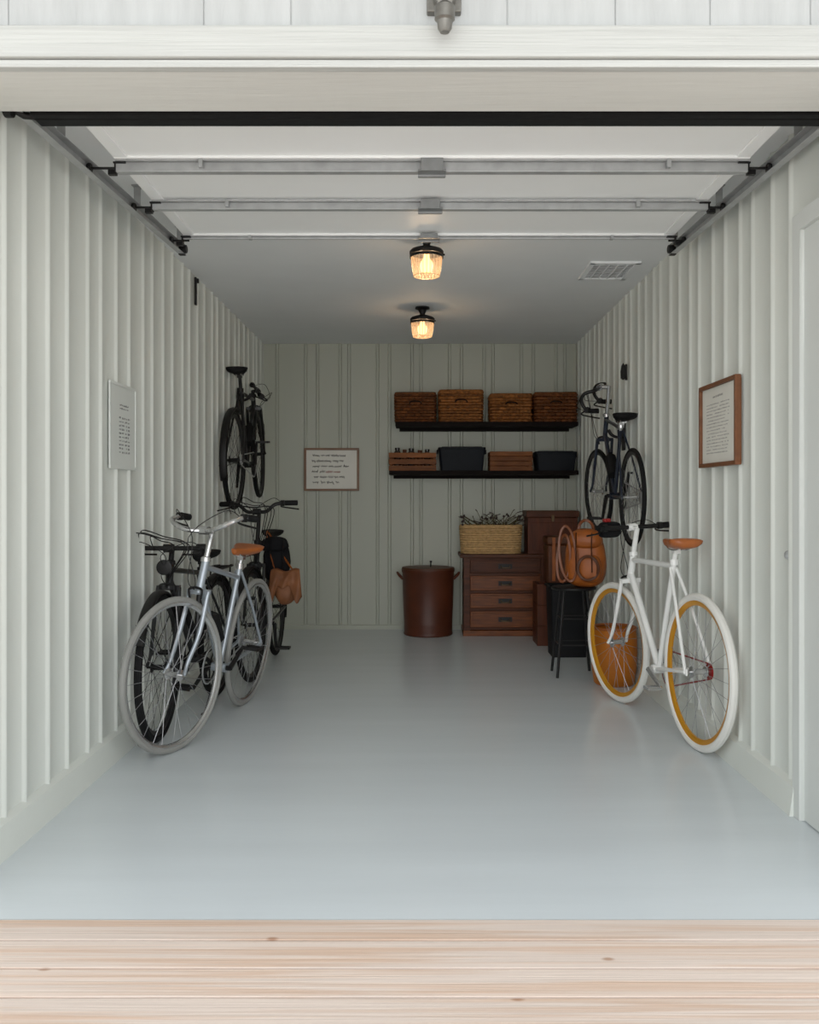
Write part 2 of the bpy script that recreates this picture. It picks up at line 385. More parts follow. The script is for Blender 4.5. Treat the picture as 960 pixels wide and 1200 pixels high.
# ------------------------------------------------------------------ ceiling lamps
def lamp(x,y):
    r=empty("ceiling_lamp",(x,y,HC),"black metal flush lamp with ribbed amber glass shade, lit","ceiling lamp",group="ceiling lamps")
    m=MB(); m.lathe([(0,0),(0.048,0),(0.05,-0.012),(0.03,-0.02),(0.018,-0.045),(0.018,-0.055),(0,-0.055)],28)
    m.done("canopy",BLKM,parent=r)
    m=MB(); m.lathe([(0,-0.05),(0.02,-0.052),(0.075,-0.07),(0.084,-0.08),(0.084,-0.094),(0.078,-0.096),(0,-0.09)],32)
    m.lathe([(0.078,-0.098),(0.083,-0.098),(0.083,-0.112),(0.078,-0.112)],32,closed=True)
    for a in range(3):
        t=a*2*pi/3+0.3; m.tube([(0.084*math.cos(t),0.084*math.sin(t),-0.088),(0.094*math.cos(t),0.094*math.sin(t),-0.088)],0.005,6)
    m.done("cap",BLKM,parent=r,label="black metal gallery cap")
    m=MB(); prof=[(0.074,-0.09),(0.075,-0.115),(0.073,-0.145),(0.068,-0.178),(0.062,-0.20),(0.05,-0.207),(0.0,-0.208)]
    m.lathe(prof,192,mod=lambda a:1+0.03*math.cos(24*a))
    m.tube([(0.0635*math.cos(t*pi/16),0.0635*math.sin(t*pi/16),-0.2) for t in range(32)],0.003,6,0,True)
    m.done("lamp_shade",GLASS,parent=r,label="ribbed warm-tinted glass shade")
    m=MB(); m.lathe([(0,-0.09),(0.014,-0.09),(0.014,-0.11),(0.028,-0.130),(0.034,-0.152),(0.026,-0.178),(0,-0.19)],20)
    m.done("bulb",BULB,parent=r)
    l=bpy.data.lights.new("lamp_light",'POINT');l.energy=6;l.color=(1,0.80,0.58);l.shadow_soft_size=0.05
    lo=bpy.data.objects.new("lamp_light",l);COL.objects.link(lo);lo.parent=r;lo.location=(0,0,-0.15)
lamp(0.042,4.62); lamp(0.03,6.37)
r=empty("air_vent",(1.08,5.32,HC),"white louvred ceiling air vent","air vent")
m=MB(); w,d=0.14,0.20
m.b(-w,w,-d,-d+0.03,-0.014,0);m.b(-w,w,d-0.03,d,-0.014,0);m.b(-w,-w+0.03,-d,d,-0.014,0);m.b(w-0.03,w,-d,d,-0.014,0)
m.done("frame",CEIL,parent=r,smooth=False,bevel=0.002)
m=MB()
for i in range(11): m.box((0,-0.15+i*0.03,-0.008),(0.22,0.012,0.002),Matrix.Rotation(0.6,3,'X'))
for i in range(4): m.b(-0.075+i*0.05-0.002,-0.075+i*0.05+0.002,-0.17,0.17,-0.013,-0.003)
m.done("louvre",CEIL,parent=r,smooth=False)
m=MB(); m.b(-0.112,0.112,-0.172,0.172,-0.002,-0.0005); m.done("duct_shade_sheet",BLKM,parent=r,smooth=False)  # flat black sheet stands in for the shade inside the duct
r=empty("security_lamp",(0.068,2.447,2.45),"small metal swivel spotlight over the opening","outdoor lamp")
SECM=mat("weathered_metal",(112,110,104),0.4,0.7,0.3,30)
m=MB(); m.b(-0.045,0.045,0.003,0.028,-0.07,0.1); m.lathe([(0,-0.03),(0.03,-0.03),(0.03,0.02),(0,0.02)],20,(0,-0.005,-0.04),'Y'); m.done("base",SECM,parent=r,bevel=0.003)
m=MB(); m.tube([(0,-0.01,-0.04),(0,-0.045,-0.05),(0,-0.055,-0.075)],0.012,10); m.lathe([(0,-.02),(.02,-.018),(.02,.018),(0,.02)],16,(0,-0.052,-0.075),'X'); m.done("swivel_arm",SECM,parent=r)
m=MB(); m.lathe([(0,-0.06),(0.016,-0.06),(0.018,-0.072),(0.026,-0.08),(0.026,-0.112),(0.02,-0.117),(0.018,-0.135),(0.012,-0.145),(0,-0.145)],24,(0,-0.055,-0.008)); m.done("lamp_head",SECM,parent=r)
# ------------------------------------------------------------------ bicycles
def wheel(root,name_idx,C,S,R,tr,mt_tire,mt_rim,mt_sp,rimd=0.02,nsp=28):
    W=S@Matrix.Translation(C)
    rr=R-2*tr+0.004
    m=MB(); m.M=W
    m.lathe([(rr,-0.0105),(rr,0.0105),(rr-rimd*0.5,0.010),(rr-rimd,0.004),(rr-rimd,-0.004),(rr-rimd*0.5,-0.010)],56,(0,0,0),'Y',0,True)
    for i in range(nsp):
        sd=1 if i%2 else -1; a=2*pi*i/nsp; off=0.55*(1 if (i//2)%2 else -1)
        a2=a+off
        m.tube([(0.022*math.cos(a2),sd*0.03,0.022*math.sin(a2)),((rr-rimd+0.002)*math.cos(a),sd*0.002,(rr-rimd+0.002)*math.sin(a))],0.0012,4,1,False,False)
    w=m.done("wheel",[mt_rim,mt_sp],parent=root)
    def sub(mm,nm,mt,label=None):
        o=mm.done(nm,mt,parent=root,label=label)
        loc=o.location.copy(); o.parent=w; o.location=loc-w.location
        return o
    m=MB(); m.M=W
    m.tube([((R-tr)*math.cos(2*pi*t/64),0,(R-tr)*math.sin(2*pi*t/64)) for t in range(64)],tr,10,0,True)
    sub(m,"tire",mt_tire)
    m=MB(); m.M=W
    m.lathe([(0,-0.055),(0.006,-0.055),(0.006,-0.036),(0.025,-0.034),(0.025,-0.03),(0.013,-0.025),(0.012,0.025),(0.025,0.03),(0.025,0.034),(0.006,0.036),(0.006,0.055),(0,0.055)],18,(0,0,0),'Y')
    sub(m,"hub",CHROME if mt_sp is SPOKE else BLKM)
    return w
def bicycle(label,M,o):
    g=o.get
    wb=g('wb',1.0);R=g('R',0.34);Rf=g('Rf',R);tr=g('tr',0.016)
    FM=g('frame',BPAINT)
    root=empty("bicycle",None,label,"bicycle",M=M)
    I=Matrix.Identity(4)
    ra=V(0,0,R);fa=V(wb,0,Rf);bb=V(0.43,0,0.28)
    sz=g('st',0.78); u_s=V(-0.292,0,0.956); st=bb+u_s*((sz-bb.z)/0.956)
    hb=V(wb-0.165,0,0.70+(Rf-0.34));u=V(-0.309,0,0.951);ht=hb+u*g('headlen',0.13)
    S=Matrix.Translation(hb)@Matrix.Rotation(math.radians(g('steer',0)),4,u)@Matrix.Translation(-hb)
    SB=Matrix.Translation(hb)@Matrix.Rotation(math.radians(g('steer',0)+g('bar_turn',0)),4,u)@Matrix.Translation(-hb)
    m=MB(); tt=g('tube',0.0145)
    m.tube([bb-u_s*0.0,st+u_s*0.02],tt*0.95,12)
    m.tube([ht-u*0.025,st-u_s*g('slope',0.01)],tt*0.9,12)
    m.tube([hb+u*0.03,bb],tt*1.1,12)
    m.tube([hb,ht],tt*1.25,14)
    m.lathe([(0,-0.036),(0.022,-0.036),(0.022,0.036),(0,0.036)],16,bb,'Y')
    for sy in(-1,1):
        m.tube(catmull([st-u_s*0.02+V(0,sy*0.014,0),(st*0.5+ra*0.5)+V(0,sy*0.04,0),ra+V(0,sy*0.062,0)],5),tt*0.5,8)
        m.tube(catmull([bb+V(-0.01,sy*0.02,0),V(0.28,sy*0.042,(bb.z*0.6+R*0.4)),ra+V(0,sy*0.062,0)],5),tt*0.6,8)
        m.box(ra+V(0.005,sy*0.06,0),(0.035,0.006,0.03))
    m.done("frame",FM,parent=root,label=g('frame_label'))
    m=MB(); m.M=S; cr=hb-u*0.012
    m.tube([hb+u*0.01,hb-u*0.02],tt*1.3,14); m.box(cr,(0.03,0.11,0.022))
    for sy in(-1,1):
        e=fa+V(0,sy*0.056,0)
        m.tube(catmull([cr+V(0,sy*0.05,0),cr*0.5+fa*0.5+V(-0.02,sy*0.054,0),e*0.85+cr*0.15+V(-0.008,0.0,0),e],5),[0.0105]*6+[0.009]*5+[0.0075]*5,10)
    m.done("fork",g('fork',FM),parent=root,bevel=0)
    wheel(root,0,ra,I,R,tr,g('tire',BLKR),g('rim',SPOKEB),g('spoke',SPOKE),g('rimd',0.02))
    wheel(root,1,fa,S,Rf,tr,g('tire',BLKR),g('rim',SPOKEB),g('spoke',SPOKE),g('rimd',0.02))
    sh=g('saddle_h',0.93)
    sp=st+u_s*((sh-0.05-st.z)/0.956)
    m=MB(); m.tube([st-u_s*0.02,sp],0.0125,12); m.lathe([(0,-0.015),(0.02,-0.015),(0.02,0.012),(0,0.012)],14,st+u_s*0.01); m.box(sp,(0.04,0.03,0.03))
    m.done("seatpost",g('post',CHROME),parent=root)
    sc=V(sp.x-0.005,0,sh)
    m=MB(); secs=[]
    for x,w,h,zz in[(-0.145,0.045,0.02,-0.004),(-0.135,0.068,0.034,0.0),(-0.10,0.078,0.042,0.0),(-0.05,0.066,0.04,-0.006),(0.0,0.042,0.036,-0.010),(0.06,0.026,0.034,-0.010),(0.11,0.019,0.03,-0.008),(0.13,0.012,0.018,-0.010)]:
        q=[]
        for j in range(14):
            a=2*pi*j/14; cy=math.cos(a);sn=math.sin(a)
            q.append(sc+V(x,w*math.copysign(abs(cy)**0.8,cy),zz+(h*0.25*sn if sn>0 else h*sn*0.95)))
        secs.append(q)
    m.loft(secs)
    m.done("saddle",g('saddle',BLKR),parent=root,label=g('saddle_label'),ang=70)
    m=MB()
    for sy in(-1,1): m.tube(catmull([sc+V(-0.12,sy*0.035,-0.02),sc+V(-0.06,sy*0.022,-0.045),sc+V(0.04,sy*0.02,-0.045),sc+V(0.11,sy*0.008,-0.015)],5),0.0035,6)
    m.done("saddle_rail",CHROME,parent=root)
    bz=g('bar_z',0.96)
    top=ht+u*((bz-ht.z)/0.951)
    C=top+V(g('reach',0.06),0,0.0)
    m=MB(); m.M=SB
    m.tube([ht,top-u*0.005],0.0135,12); m.lathe([(0,0),(0.024,0),(0.022,0.018),(0.015,0.022),(0,0.022)],16,ht)
    m.tube([top-u*0.012,C],0.013,12); m.lathe([(0,-.024),(.02,-.024),(.02,.024),(0,.024)],14,C,'Y')
    m.done("stem",g('stem',CHROME),parent=root)
    hw=g('hw',0.24); t=g('bar','flat'); BM=g('barmat',CHROME)
    half={'flat':[(0,0,0),(0.0,0.10,0.0),(-0.005,0.16,0.002),(-0.02,hw,0.004)],
          'riser':[(0,0,0),(0,0.06,0.0),(-0.005,0.11,0.04),(-0.02,0.16,0.05),(-0.06,hw,0.05)],
          'swept':[(0,0,0),(0.03,0.05,0.0),(0.045,0.11,0.015),(0.02,0.17,0.045),(-0.05,hw,0.06),(-0.13,hw+0.01,0.055)],
          'drop':[(0,0,0),(0,hw*0.6,0),(0.01,hw-0.02,0.0),(0.07,hw,-0.005),(0.10,hw,-0.05),(0.075,hw+0.005,-0.11),(0.0,hw+0.005,-0.13)],
          'bull':[(0,0,0),(0,hw*0.7,0),(0.015,hw-0.02,0.0),(0.06,hw,0.01),(0.13,hw,0.035)]}[t]
    path=catmull([C+V(x,-y,z) for x,y,z in reversed(half)]+[C+V(x,y,z) for x,y,z in half[1:]],6)
    m=MB(); m.M=SB; m.tube(path,0.0115,10); m.done("handlebar",BM,parent=root)
    gl=g('grip_n',5)
    for seg in(path[:gl+1],path[-gl-1:]):
        m=MB(); m.M=SB; m.tube(seg,0.0165,12); m.done("grip",g('grip',BLKR),parent=root)
    for sg in(-1,1):
        idx=gl+1 if sg<0 else len(path)-gl-2
        p0=path[idx]; p1=path[max(0,idx-5)] if sg<0 else path[min(len(path)-1,idx+5)]
        d=(p1-p0)
        if d.length<0.02: d=V(0,sg*0.08,0)
        m=MB(); m.M=SB
        m.lathe([(0,-.012),(.019,-.012),(.019,.012),(0,.012)],12,p0,'Y')
        m.tube(catmull([p0+V(0.015,0,-0.005),p0+V(0.045,0,-0.02),p0+d*0.6+V(0.045,0,-0.03),p0+d.normalized()*0.11+V(0.035,0,-0.04)],4),0.005,6)
        m.tube(catmull([p0+V(0.02,0,0),p0+V(0.08,-sg*0.05,0.03),C+V(0.10,-sg*0.01,-0.03),hb+V(0.06,sg*0.02,0.05),hb+V(0.04,0,0)],6),0.0022,5)
        m.done("brake_lever",g('lever',BLKM),parent=root)
    yr=-0.05; ca=math.radians(g('crank',35))
    m=MB()
    nr=0.088
    m.lathe([(nr-0.012,yr-0.002),(nr,yr-0.002),(nr,yr+0.002),(nr-0.012,yr+0.002)],40,V(bb.x,0,bb.z),'Y',0,True,)
    for i in range(5):
        a=ca+i*2*pi/5; m.tube([bb+V(0,yr,0),bb+V(nr*0.9*math.cos(a),yr,nr*0.9*math.sin(a))],0.005,6)
    d=V(math.cos(ca),0,math.sin(ca))
    m.tube([bb+V(0,0.055,0),bb+V(0,-0.06,0)],0.012,12)
    m.tube([bb+V(0,-0.06,0),bb+V(0,-0.065,0)+d*0.17],[0.013,0.009],10)
    m.tube([bb+V(0,0.055,0),bb+V(0,0.06,0)-d*0.17],[0.013,0.009],10)
    m.done("crankset",g('crankm',BLKM),parent=root)
    pk=g('pedal_scale',1.0)
    for sd,dd in((-1,d),(1,-d)):
        pc=bb+V(0,sd*(0.065+0.045*pk),0)+dd*0.17
        m=MB(); m.tube([pc-V(0,sd*0.05*pk,0),pc+V(0,sd*0.045*pk,0)],0.005,8)
        m.box(pc+V(0.035*pk,0,0),(0.010,0.085*pk,0.014));m.box(pc-V(0.035*pk,0,0),(0.010,0.085*pk,0.014));m.box(pc+V(0,sd*0.04*pk,0),(0.08*pk,0.008,0.013));m.box(pc-V(0,sd*0.03*pk,0),(0.08*pk,0.008,0.013))
        m.done("pedal",g('pedalm',BLKM),parent=root)
    m=MB(); rc=0.034
    ch=[bb+V((nr)*math.cos(t),yr,(nr)*math.sin(t)) for t in [(-pi/2+pi*k/10) for k in range(11)]]+[ra+V(rc*math.cos(t),yr,rc*math.sin(t)) for t in [(pi/2+pi*k/6) for k in range(7)]]
    m.tube(ch,0.004,5,0,True); m.lathe([(0,yr-0.004),(rc,yr-0.004),(rc,yr+0.004),(0,yr+0.004)],20,V(ra.x,0,ra.z),'Y')
    m.done("chain",g('chain',GALV),parent=root)
    if g('caliper',True):
        m=MB(); m.M=S
        q=hb+V(0.03,0,-0.0)
        m.tube(catmull([q+V(0,0.0,0.01),q+V(0,0.035,0.0),q+V(0.0,0.03,-0.04)],5),0.006,6); m.tube(catmull([q+V(0,0,0.01),q+V(0,-0.035,0),q+V(0,-0.03,-0.04)],5),0.006,6)
        m.done("brake_caliper",g('lever',BLKM),parent=root)
    def fender(c,R,a0,a1,S2):
        m=MB(); m.M=S2; n=26; vs=[];fs=[]
        for i in range(n+1):
            a=math.radians(a0+(a1-a0)*i/n)
            for yy,dr in((-0.026,-0.014),(-0.018,-0.003),(0,0.002),(0.018,-0.003),(0.026,-0.014)):
                r=R+0.016+dr; vs.append(c+V(r*math.cos(a),yy,r*math.sin(a)))
        for i in range(n):
            for j in range(4): fs.append((i*5+j,i*5+j+1,i*5+6+j,i*5+5+j))
        m._add(vs,fs,0)
        for sy in(-1,1):
            a=math.radians(a0+(a1-a0)*0.12); m.tube([c+V(0,sy*0.055,0),c+V((R+0.01)*math.cos(a),sy*0.026,(R+0.01)*math.sin(a))],0.002,5)
            a=math.radians(a0+(a1-a0)*0.88); m.tube([c+V(0,sy*0.055,0),c+V((R+0.01)*math.cos(a),sy*0.026,(R+0.01)*math.sin(a))],0.002,5)
        ob=m.done("fender",g('fenderm',BLKM),parent=root)
        md=ob.modifiers.new("s",'SOLIDIFY');md.thickness=0.0015
    if g('fenders'):
        fender(ra,R,60,200,I); fender(fa,Rf,25,160,S)
    if g('rack'):
        m=MB(); z=2*R+0.045
        for sy in(-1,1):
            m.tube(catmull([V(0.2,sy*0.03,z),V(0.12,sy*0.055,z),V(-0.15,sy*0.055,z),V(-0.2,sy*0.03,z)],4),0.005,6)
            m.tube([V(-0.1,sy*0.055,z),ra+V(0,sy*0.066,0)],0.005,6); m.tube([V(0.08,sy*0.055,z),ra+V(0,sy*0.066,0)],0.005,6)
        for xx in(-0.15,-0.06,0.03,0.12): m.tube([V(xx,-0.055,z),V(xx,0.055,z)],0.004,6)
        m.done("luggage_rack",BLKM,parent=root)
    if g('lamp'):
        m=MB(); m.M=S; q=hb+V(0.075,0,0.09)
        m.lathe([(0,-0.05),(0.02,-0.045),(0.034,-0.01),(0.036,0.012),(0.03,0.014),(0,0.012)],18,q,'X'); m.tube([q+V(-0.01,0,-0.02),hb+V(0.01,0,0.03)],0.006,6)
        m.done("headlamp",BLKM,parent=root)
    if g('bottle'):
        m=MB()
        c0=bb+(hb-bb)*0.45; dv=(hb-bb).normalized(); nn=V(-dv.z,0,dv.x)
        m.tube([c0+nn*0.05-dv*0.09,c0+nn*0.05+dv*0.06,c0+nn*0.05+dv*0.07,c0+nn*0.05+dv*0.09],[0.034,0.034,0.018,0.014],14)
        m.done("water_bottle",BLKR,parent=root)
    if g('barbag'):
        m=MB(); m.M=SB; bx,by,bz2=g('barbag'); bs=g('bagsize',(0.07,0.12,0.085))
        m.sup(C+V(bx,by,bz2),bs,0.55,0.6,20,10,0,0.02); m.done("handlebar_pouch",CLOTHB,parent=root)
        if g('clip',True):
            m=MB(); m.M=SB; m.box(C+V(bx-0.01,by+0.02,bz2+0.05),(0.03,0.035,0.018)); m.done("rear_light",REDP,parent=root,bevel=0.003,label="small red clip-on light")
    if g('loops'):
        m=MB(); m.M=SB; rr=random.Random(g('loops'))
        for k in range(4):
            w=rr.uniform(0.06,0.16); hh=rr.uniform(0.03,0.09); x=rr.uniform(0.02,0.08)
            m.tube(catmull([C+V(0.02,-w,-0.01),C+V(x+0.03,-w*0.9,hh),C+V(x+0.06,0,hh*0.7),C+V(x+0.02,w*0.8,hh*0.2),hb+V(0.05,w*0.2,0.06),hb+V(0.03,0,0.0)],7),0.0028,5)
        m.done("brake_cable",BLKM,parent=root)
    if g('stand'):
        m=MB(); sy=g('stand'); zf=g('foot_z',0.0)
        m.tube([bb+V(-0.06,sy*0.03,-0.01),V(bb.x-0.12,sy*0.05,bb.z-0.05),V(bb.x-0.16,sy*0.11,zf+0.008)],0.008,8); m.box(V(bb.x-0.17,sy*0.112,zf+0.006),(0.05,0.025,0.012))
        m.done("kickstand",BLKM,parent=root)
    return root
def ground_M(rear,front,lean):
    h=math.atan2(front[1]-rear[1],front[0]-rear[0])
    return Matrix.Translation((rear[0],rear[1],0))@Matrix.Rotation(h,4,'Z')@Matrix.Rotation(math.radians(lean),4,'X')
def hung_M(c,f,R,lean=0):
    h=math.atan2(f[1]-c[1],f[0]-c[0]); L=math.hypot(f[1]-c[1],f[0]-c[0]); pt=math.atan2(f[2]-c[2],L)
    return Matrix.Translation(c)@Matrix.Rotation(h,4,'Z')@Matrix.Rotation(-pt,4,'Y')@Matrix.Rotation(math.radians(lean),4,'X')@Matrix.Translation((0,0,-R))
bicycle("white single-speed bicycle with gold rims, white tyres and tan saddle",ground_M((1.228,4.12),(1.085,5.09),0.6),
  dict(wb=0.985,R=0.345,Rf=0.325,tr=0.0185,frame=WHITE,fork=WHITE,tire=WTIRE,rim=GOLD,rimd=0.022,spoke=SPOKE,steer=9,saddle=SADT,saddle_label="tan leather saddle",saddle_h=0.915,st=0.80,tube=0.0148,
       bar='flat',hw=0.205,bar_z=0.955,barmat=BLKM,stem=WHITE,crankm=CHROME,crank=20,pedal_scale=0.75,pedalm=CHROME,post=WHITE,chain=REDP,reach=0.05,barbag=(0.06,0.10,-0.01)))
bicycle("silver city bicycle with swept chrome handlebar, grey tyres and tan saddle",ground_M((-0.935,5.03),(-1.085,4.10),-6),
  dict(wb=0.95,R=0.34,tr=0.0145,frame=SILV,fork=SILV,tire=GTIRE,rim=CHROME,rimd=0.016,spoke=SPOKE,steer=-16,saddle=SADT,saddle_label="tan leather saddle",saddle_h=0.865,st=0.76,
       bar='swept',hw=0.18,bar_z=0.965,barmat=CHROME,stem=CHROME,crank=-30,bottle=True,slope=0.05,stand=-1,foot_z=-0.012))
bicycle("black city bicycle with fenders and headlamp standing beside the wall",ground_M((-1.125,5.27),(-1.18,4.28),0.8),
  dict(wb=0.99,R=0.335,tr=0.018,frame=BPAINT,fork=BPAINT,rim=SPOKEB,spoke=SPOKEB,steer=3,saddle_h=0.82,st=0.72,headlen=0.10,bar='flat',hw=0.13,bar_z=0.87,barmat=BLKM,stem=BLKM,post=BLKM,crank=20,fenders=True,lamp=True,bottle=True,rack=True,loops=5))
bicycle("black upright bicycle with riser handlebar, hung with bags",ground_M((-1.00,6.62),(-1.005,5.66),0),
  dict(wb=0.96,R=0.34,tr=0.017,frame=BPAINT,fork=BPAINT,rim=SPOKEB,spoke=SPOKEB,steer=-4,saddle_h=0.88,st=0.76,bar='riser',hw=0.245,bar_z=1.02,barmat=BLKM,stem=BLKM,post=BLKM,crank=80,fenders=True,rack=True,lamp=True,saddle=BLKR,
       loops=8,bottle=True))
hl=((-1.235,6.3,1.36),(-1.225,7.20,1.44))
bicycle("black bicycle mounted high on the ribbed wall",hung_M(hl[0],hl[1],0.335),
  dict(wb=0.91,R=0.335,tr=0.017,frame=BPAINT,rim=SPOKEB,spoke=SPOKEB,steer=4,bar_turn=-72,saddle_h=0.955,st=0.80,bar='flat',hw=0.13,bar_z=0.82,headlen=0.08,barmat=BLKM,stem=BLKM,post=BLKM,crank=70,bottle=True,fenders=True,reach=0.04))
hr=((1.255,5.5,1.11),(1.235,6.40,1.15))
bicycle("navy road bicycle with raised stem mounted on the ribbed wall",hung_M(hr[0],hr[1],0.29),
  dict(wb=0.905,R=0.29,tr=0.013,frame=NAVY,rim=SPOKEB,spoke=SPOKE,steer=6,bar_turn=55,saddle_h=0.785,st=0.71,bar='drop',hw=0.13,bar_z=0.99,barmat=BLKM,stem=CHROME,post=CHROME,crank=120,bottle=True,headlen=0.15,tube=0.0125))
def bracket(name,x,y,z,sx,reach,label):
    r=empty(name,(x,y,z),label,"wall bracket",group="bicycle wall brackets")
    m=MB(); m.b(-0.004 if sx>0 else -0.008,0.008 if sx>0 else 0.004,-0.035,0.035,-0.12,0.05); m.done("plate",BLKM,parent=r,bevel=0.002)
    m=MB()
    for yy in(-0.025,0.025): m.tube(catmull([V(0,yy,-0.04),V(sx*reach*0.6,yy,-0.035),V(sx*reach,yy,-0.02),V(sx*(reach+0.02),yy,0.012)],5),0.006,8)
    m.done("arm",BLKM,parent=r)
bracket("wall_bracket",XL+0.014,6.72,1.84,1,0.07,"black steel wall bracket holding the hung bicycle")
bracket("wall_bracket",XR-0.014,6.0,1.53,-1,0.08,"black steel wall bracket holding the hung bicycle")
m=MB(); m.box((XL+0.016,5.42,2.30),(0.012,0.025,0.16)); m.box((XL+0.024,5.42,2.36),(0.02,0.02,0.025))
m.done("wall_clip",BLKM,label="narrow black cable clip high on the ribbed wall",cat="wall clip",bevel=0.002)
m=MB(); x,y,z=XR-0.012,5.93,1.90
m.box((x-0.004,y,z),(0.012,0.02,0.10)); m.lathe([(0,0.06),(0.012,0.04),(0.018,0.0),(0.016,-0.04),(0,-0.05)],10,(x-0.022,y,z))
m.done("wall_hook",BLKM,label="small black metal wall hook",cat="hook")
m=MB(); m.lathe([(0,0),(0.016,0),(0.016,-0.008),(0.01,-0.014),(0,-0.016)],16,(XR-0.002,3.36,0.905),'X')
m.done("wall_button",GALV,label="small round grey button on the ribbed wall",cat="button")
# ------------------------------------------------------------------ frames
def marks(m,x0,x1,z0,z1,rows,fn,h=0.008,seed=3,mi=0,dens=0.75):
    rr=random.Random(seed)
    for i in range(rows):
        z=z1-(z1-z0)*(i+0.5)/rows; x=x0
        end=x1-(x1-x0)*rr.uniform(0,0.2)
        while x<end:
            w=rr.uniform(0.006,0.022)
            if rr.random()<dens: fn(m,x,min(x+w,end),z-h*rr.uniform(0.2,0.5),z+h*rr.uniform(0.1,0.5),mi)
            x+=w+rr.uniform(0.004,0.01)
def script_line(m,x0,x1,z,h,yf,seed,r=0.0016,mi=0):
    rr=random.Random(seed); x=x0
    while x<x1-0.012:
        w=min(rr.uniform(0.025,0.06),x1-x); n=max(5,int(w/0.0045)); pts=[]
        for k in range(n):
            t=k/(n-1); pts.append(V(x+w*t+0.002*math.sin(k*1.9),yf,z+h*(0.6*math.sin(k*2.1+seed)+rr.uniform(-0.25,0.35))*(1.5 if rr.random()<0.15 else 1)))
        m.tube(pts,r,4,mi); x+=w+rr.uniform(0.010,0.018)
r=empty("picture_frame",(-0.725,YB-0.014,1.342),"wooden framed sheet of handwritten notes on the end wall","picture frame")
w,h,t=0.23,0.18,0.018
m=MB()
m.b(-w,w,-0.022,0,h-t,h);m.b(-w,w,-0.022,0,-h,-h+t);m.b(-w,-w+t,-0.022,0,-h+t,h-t);m.b(w-t,w,-0.022,0,-h+t,h-t)
m.done("frame",mat("oak_frame",(112,76,48),0.5,0,0.2,8),parent=r,bevel=0.002,smooth=False)
m=MB(); m.b(-w+t,w-t,-0.010,-0.002,-h+t,h-t); m.done("paper",PAPER,parent=r,smooth=False)
m=MB()
for k,(a,b_,z,mi) in enumerate([(-0.16,0.13,0.115,0),(-0.165,0.10,0.07,0),(-0.16,0.15,0.025,0),(-0.05,0.09,-0.02,1),(-0.165,-0.06,-0.02,0),(-0.15,0.12,-0.065,0),(-0.16,0.06,-0.11,0)]):
    script_line(m,a,b_,z,0.014,-0.0112,20+k,0.0028,mi)
m.done("writing",[mat("dark_ink",(44,42,40),0.7),INKR],parent=r,smooth=False)
r=empty("picture_frame",(XR-0.010,4.08,1.43),"brown wooden framed typed notice on the ribbed wall","picture frame")
w,h,t=0.25,0.185,0.018
m=MB()
m.b(-0.026,0,-w,w,h-t,h);m.b(-0.026,0,-w,w,-h,-h+t);m.b(-0.026,0,-w,-w+t,-h+t,h-t);m.b(-0.026,0,w-t,w,-h+t,h-t)
m.done("frame",FRAMEW,parent=r,bevel=0.002,smooth=False)
m=MB(); m.b(-0.012,-0.002,-w+t,w-t,-h+t,h-t); m.done("paper",PAPER,parent=r,smooth=False)
m=MB(); fr=lambda m,a,b_,c,d,mi: m.b(-0.0135,-0.012,-b_,-a,c,d,mi)
marks(m,-0.17,0.15,-0.13,0.10,16,fr,0.005,21,0,0.9); marks(m,-0.08,0.08,0.11,0.14,1,fr,0.010,22,0,1)
m.done("writing",mat("faint_ink",(150,148,143),0.7),parent=r,smooth=False)
r=empty("notice_board",(XL+0.008,4.10,1.418),"clear acrylic holder with a printed white notice on the ribbed wall","notice")
w,h,t=0.18,0.185,0.012
m=MB()
m.b(0,0.008,-w,w,h-t,h);m.b(0,0.008,-w,w,-h,-h+t);m.b(0,0.008,-w,-w+t,-h+t,h-t);m.b(0,0.008,w-t,w,-h+t,h-t)
m.done("frame",PLAST,parent=r,bevel=0.0015,smooth=False)
m=MB(); m.b(0.0005,0.005,-w+t,w-t,-h+t,h-t); m.done("paper",PLAST,parent=r,smooth=False)
m=MB(); fl=lambda m,a,b_,c,d,mi: m.b(0.005,0.0065,a,b_,c,d,mi)
marks(m,-0.05,0.07,0.07,0.10,2,fl,0.009,31,0,0.9)
for c in range(4):
    marks(m,-0.06+c*0.04,-0.03+c*0.04,-0.12,0.045,10,fl,0.010,40+c,0,0.95)
m.done("writing",mat("grey_ink",(120,121,120),0.7),parent=r,smooth=False)
# ------------------------------------------------------------------ shelves
YS=YB-0.013
def shelf(z,x0,x1,d=0.30):
    r=empty("wall_shelf",((x0+x1)/2,YS,z),"dark wooden wall shelf fixed to the end wall","shelf",group="wall shelves")
    W=(x1-x0)/2
    m=MB(); m.b(-W,W,-d,0,-0.034,0); m.done("board",SHELFW,parent=r,bevel=0.003,smooth=False)
    m=MB(); m.b(-W+0.03,W-0.03,-0.03,0,-0.06,-0.034); m.done("cleat",SHELFW,parent=r,smooth=False)
ZU,ZL=1.72,1.325
shelf(ZU,-0.185,1.295); shelf(ZL,-0.235,1.30)
def rrect(w,d,r,n=5):
    pts=[]
    for cx,cy,a0 in((w/2-r,d/2-r,0),(-w/2+r,d/2-r,90),(-w/2+r,-d/2+r,180),(w/2-r,-d/2+r,270)):
        for i in range(n+1):
            a=math.radians(a0+90*i/n); pts.append((cx+r*math.cos(a),cy+r*math.sin(a)))
    return pts
def resample(pts,N):
    P=[Vector((x,y,0)) for x,y in pts];P.append(P[0].copy());L=[0]
    for a,b_ in zip(P[:-1],P[1:]):L.append(L[-1]+(b_-a).length)
    out=[];j=0
    for i in range(N):
        s=L[-1]*i/N
        while L[j+1]<s:j+=1
        f=(s-L[j])/(L[j+1]-L[j]+1e-12);out.append(P[j].lerp(P[j+1],f))
    return out
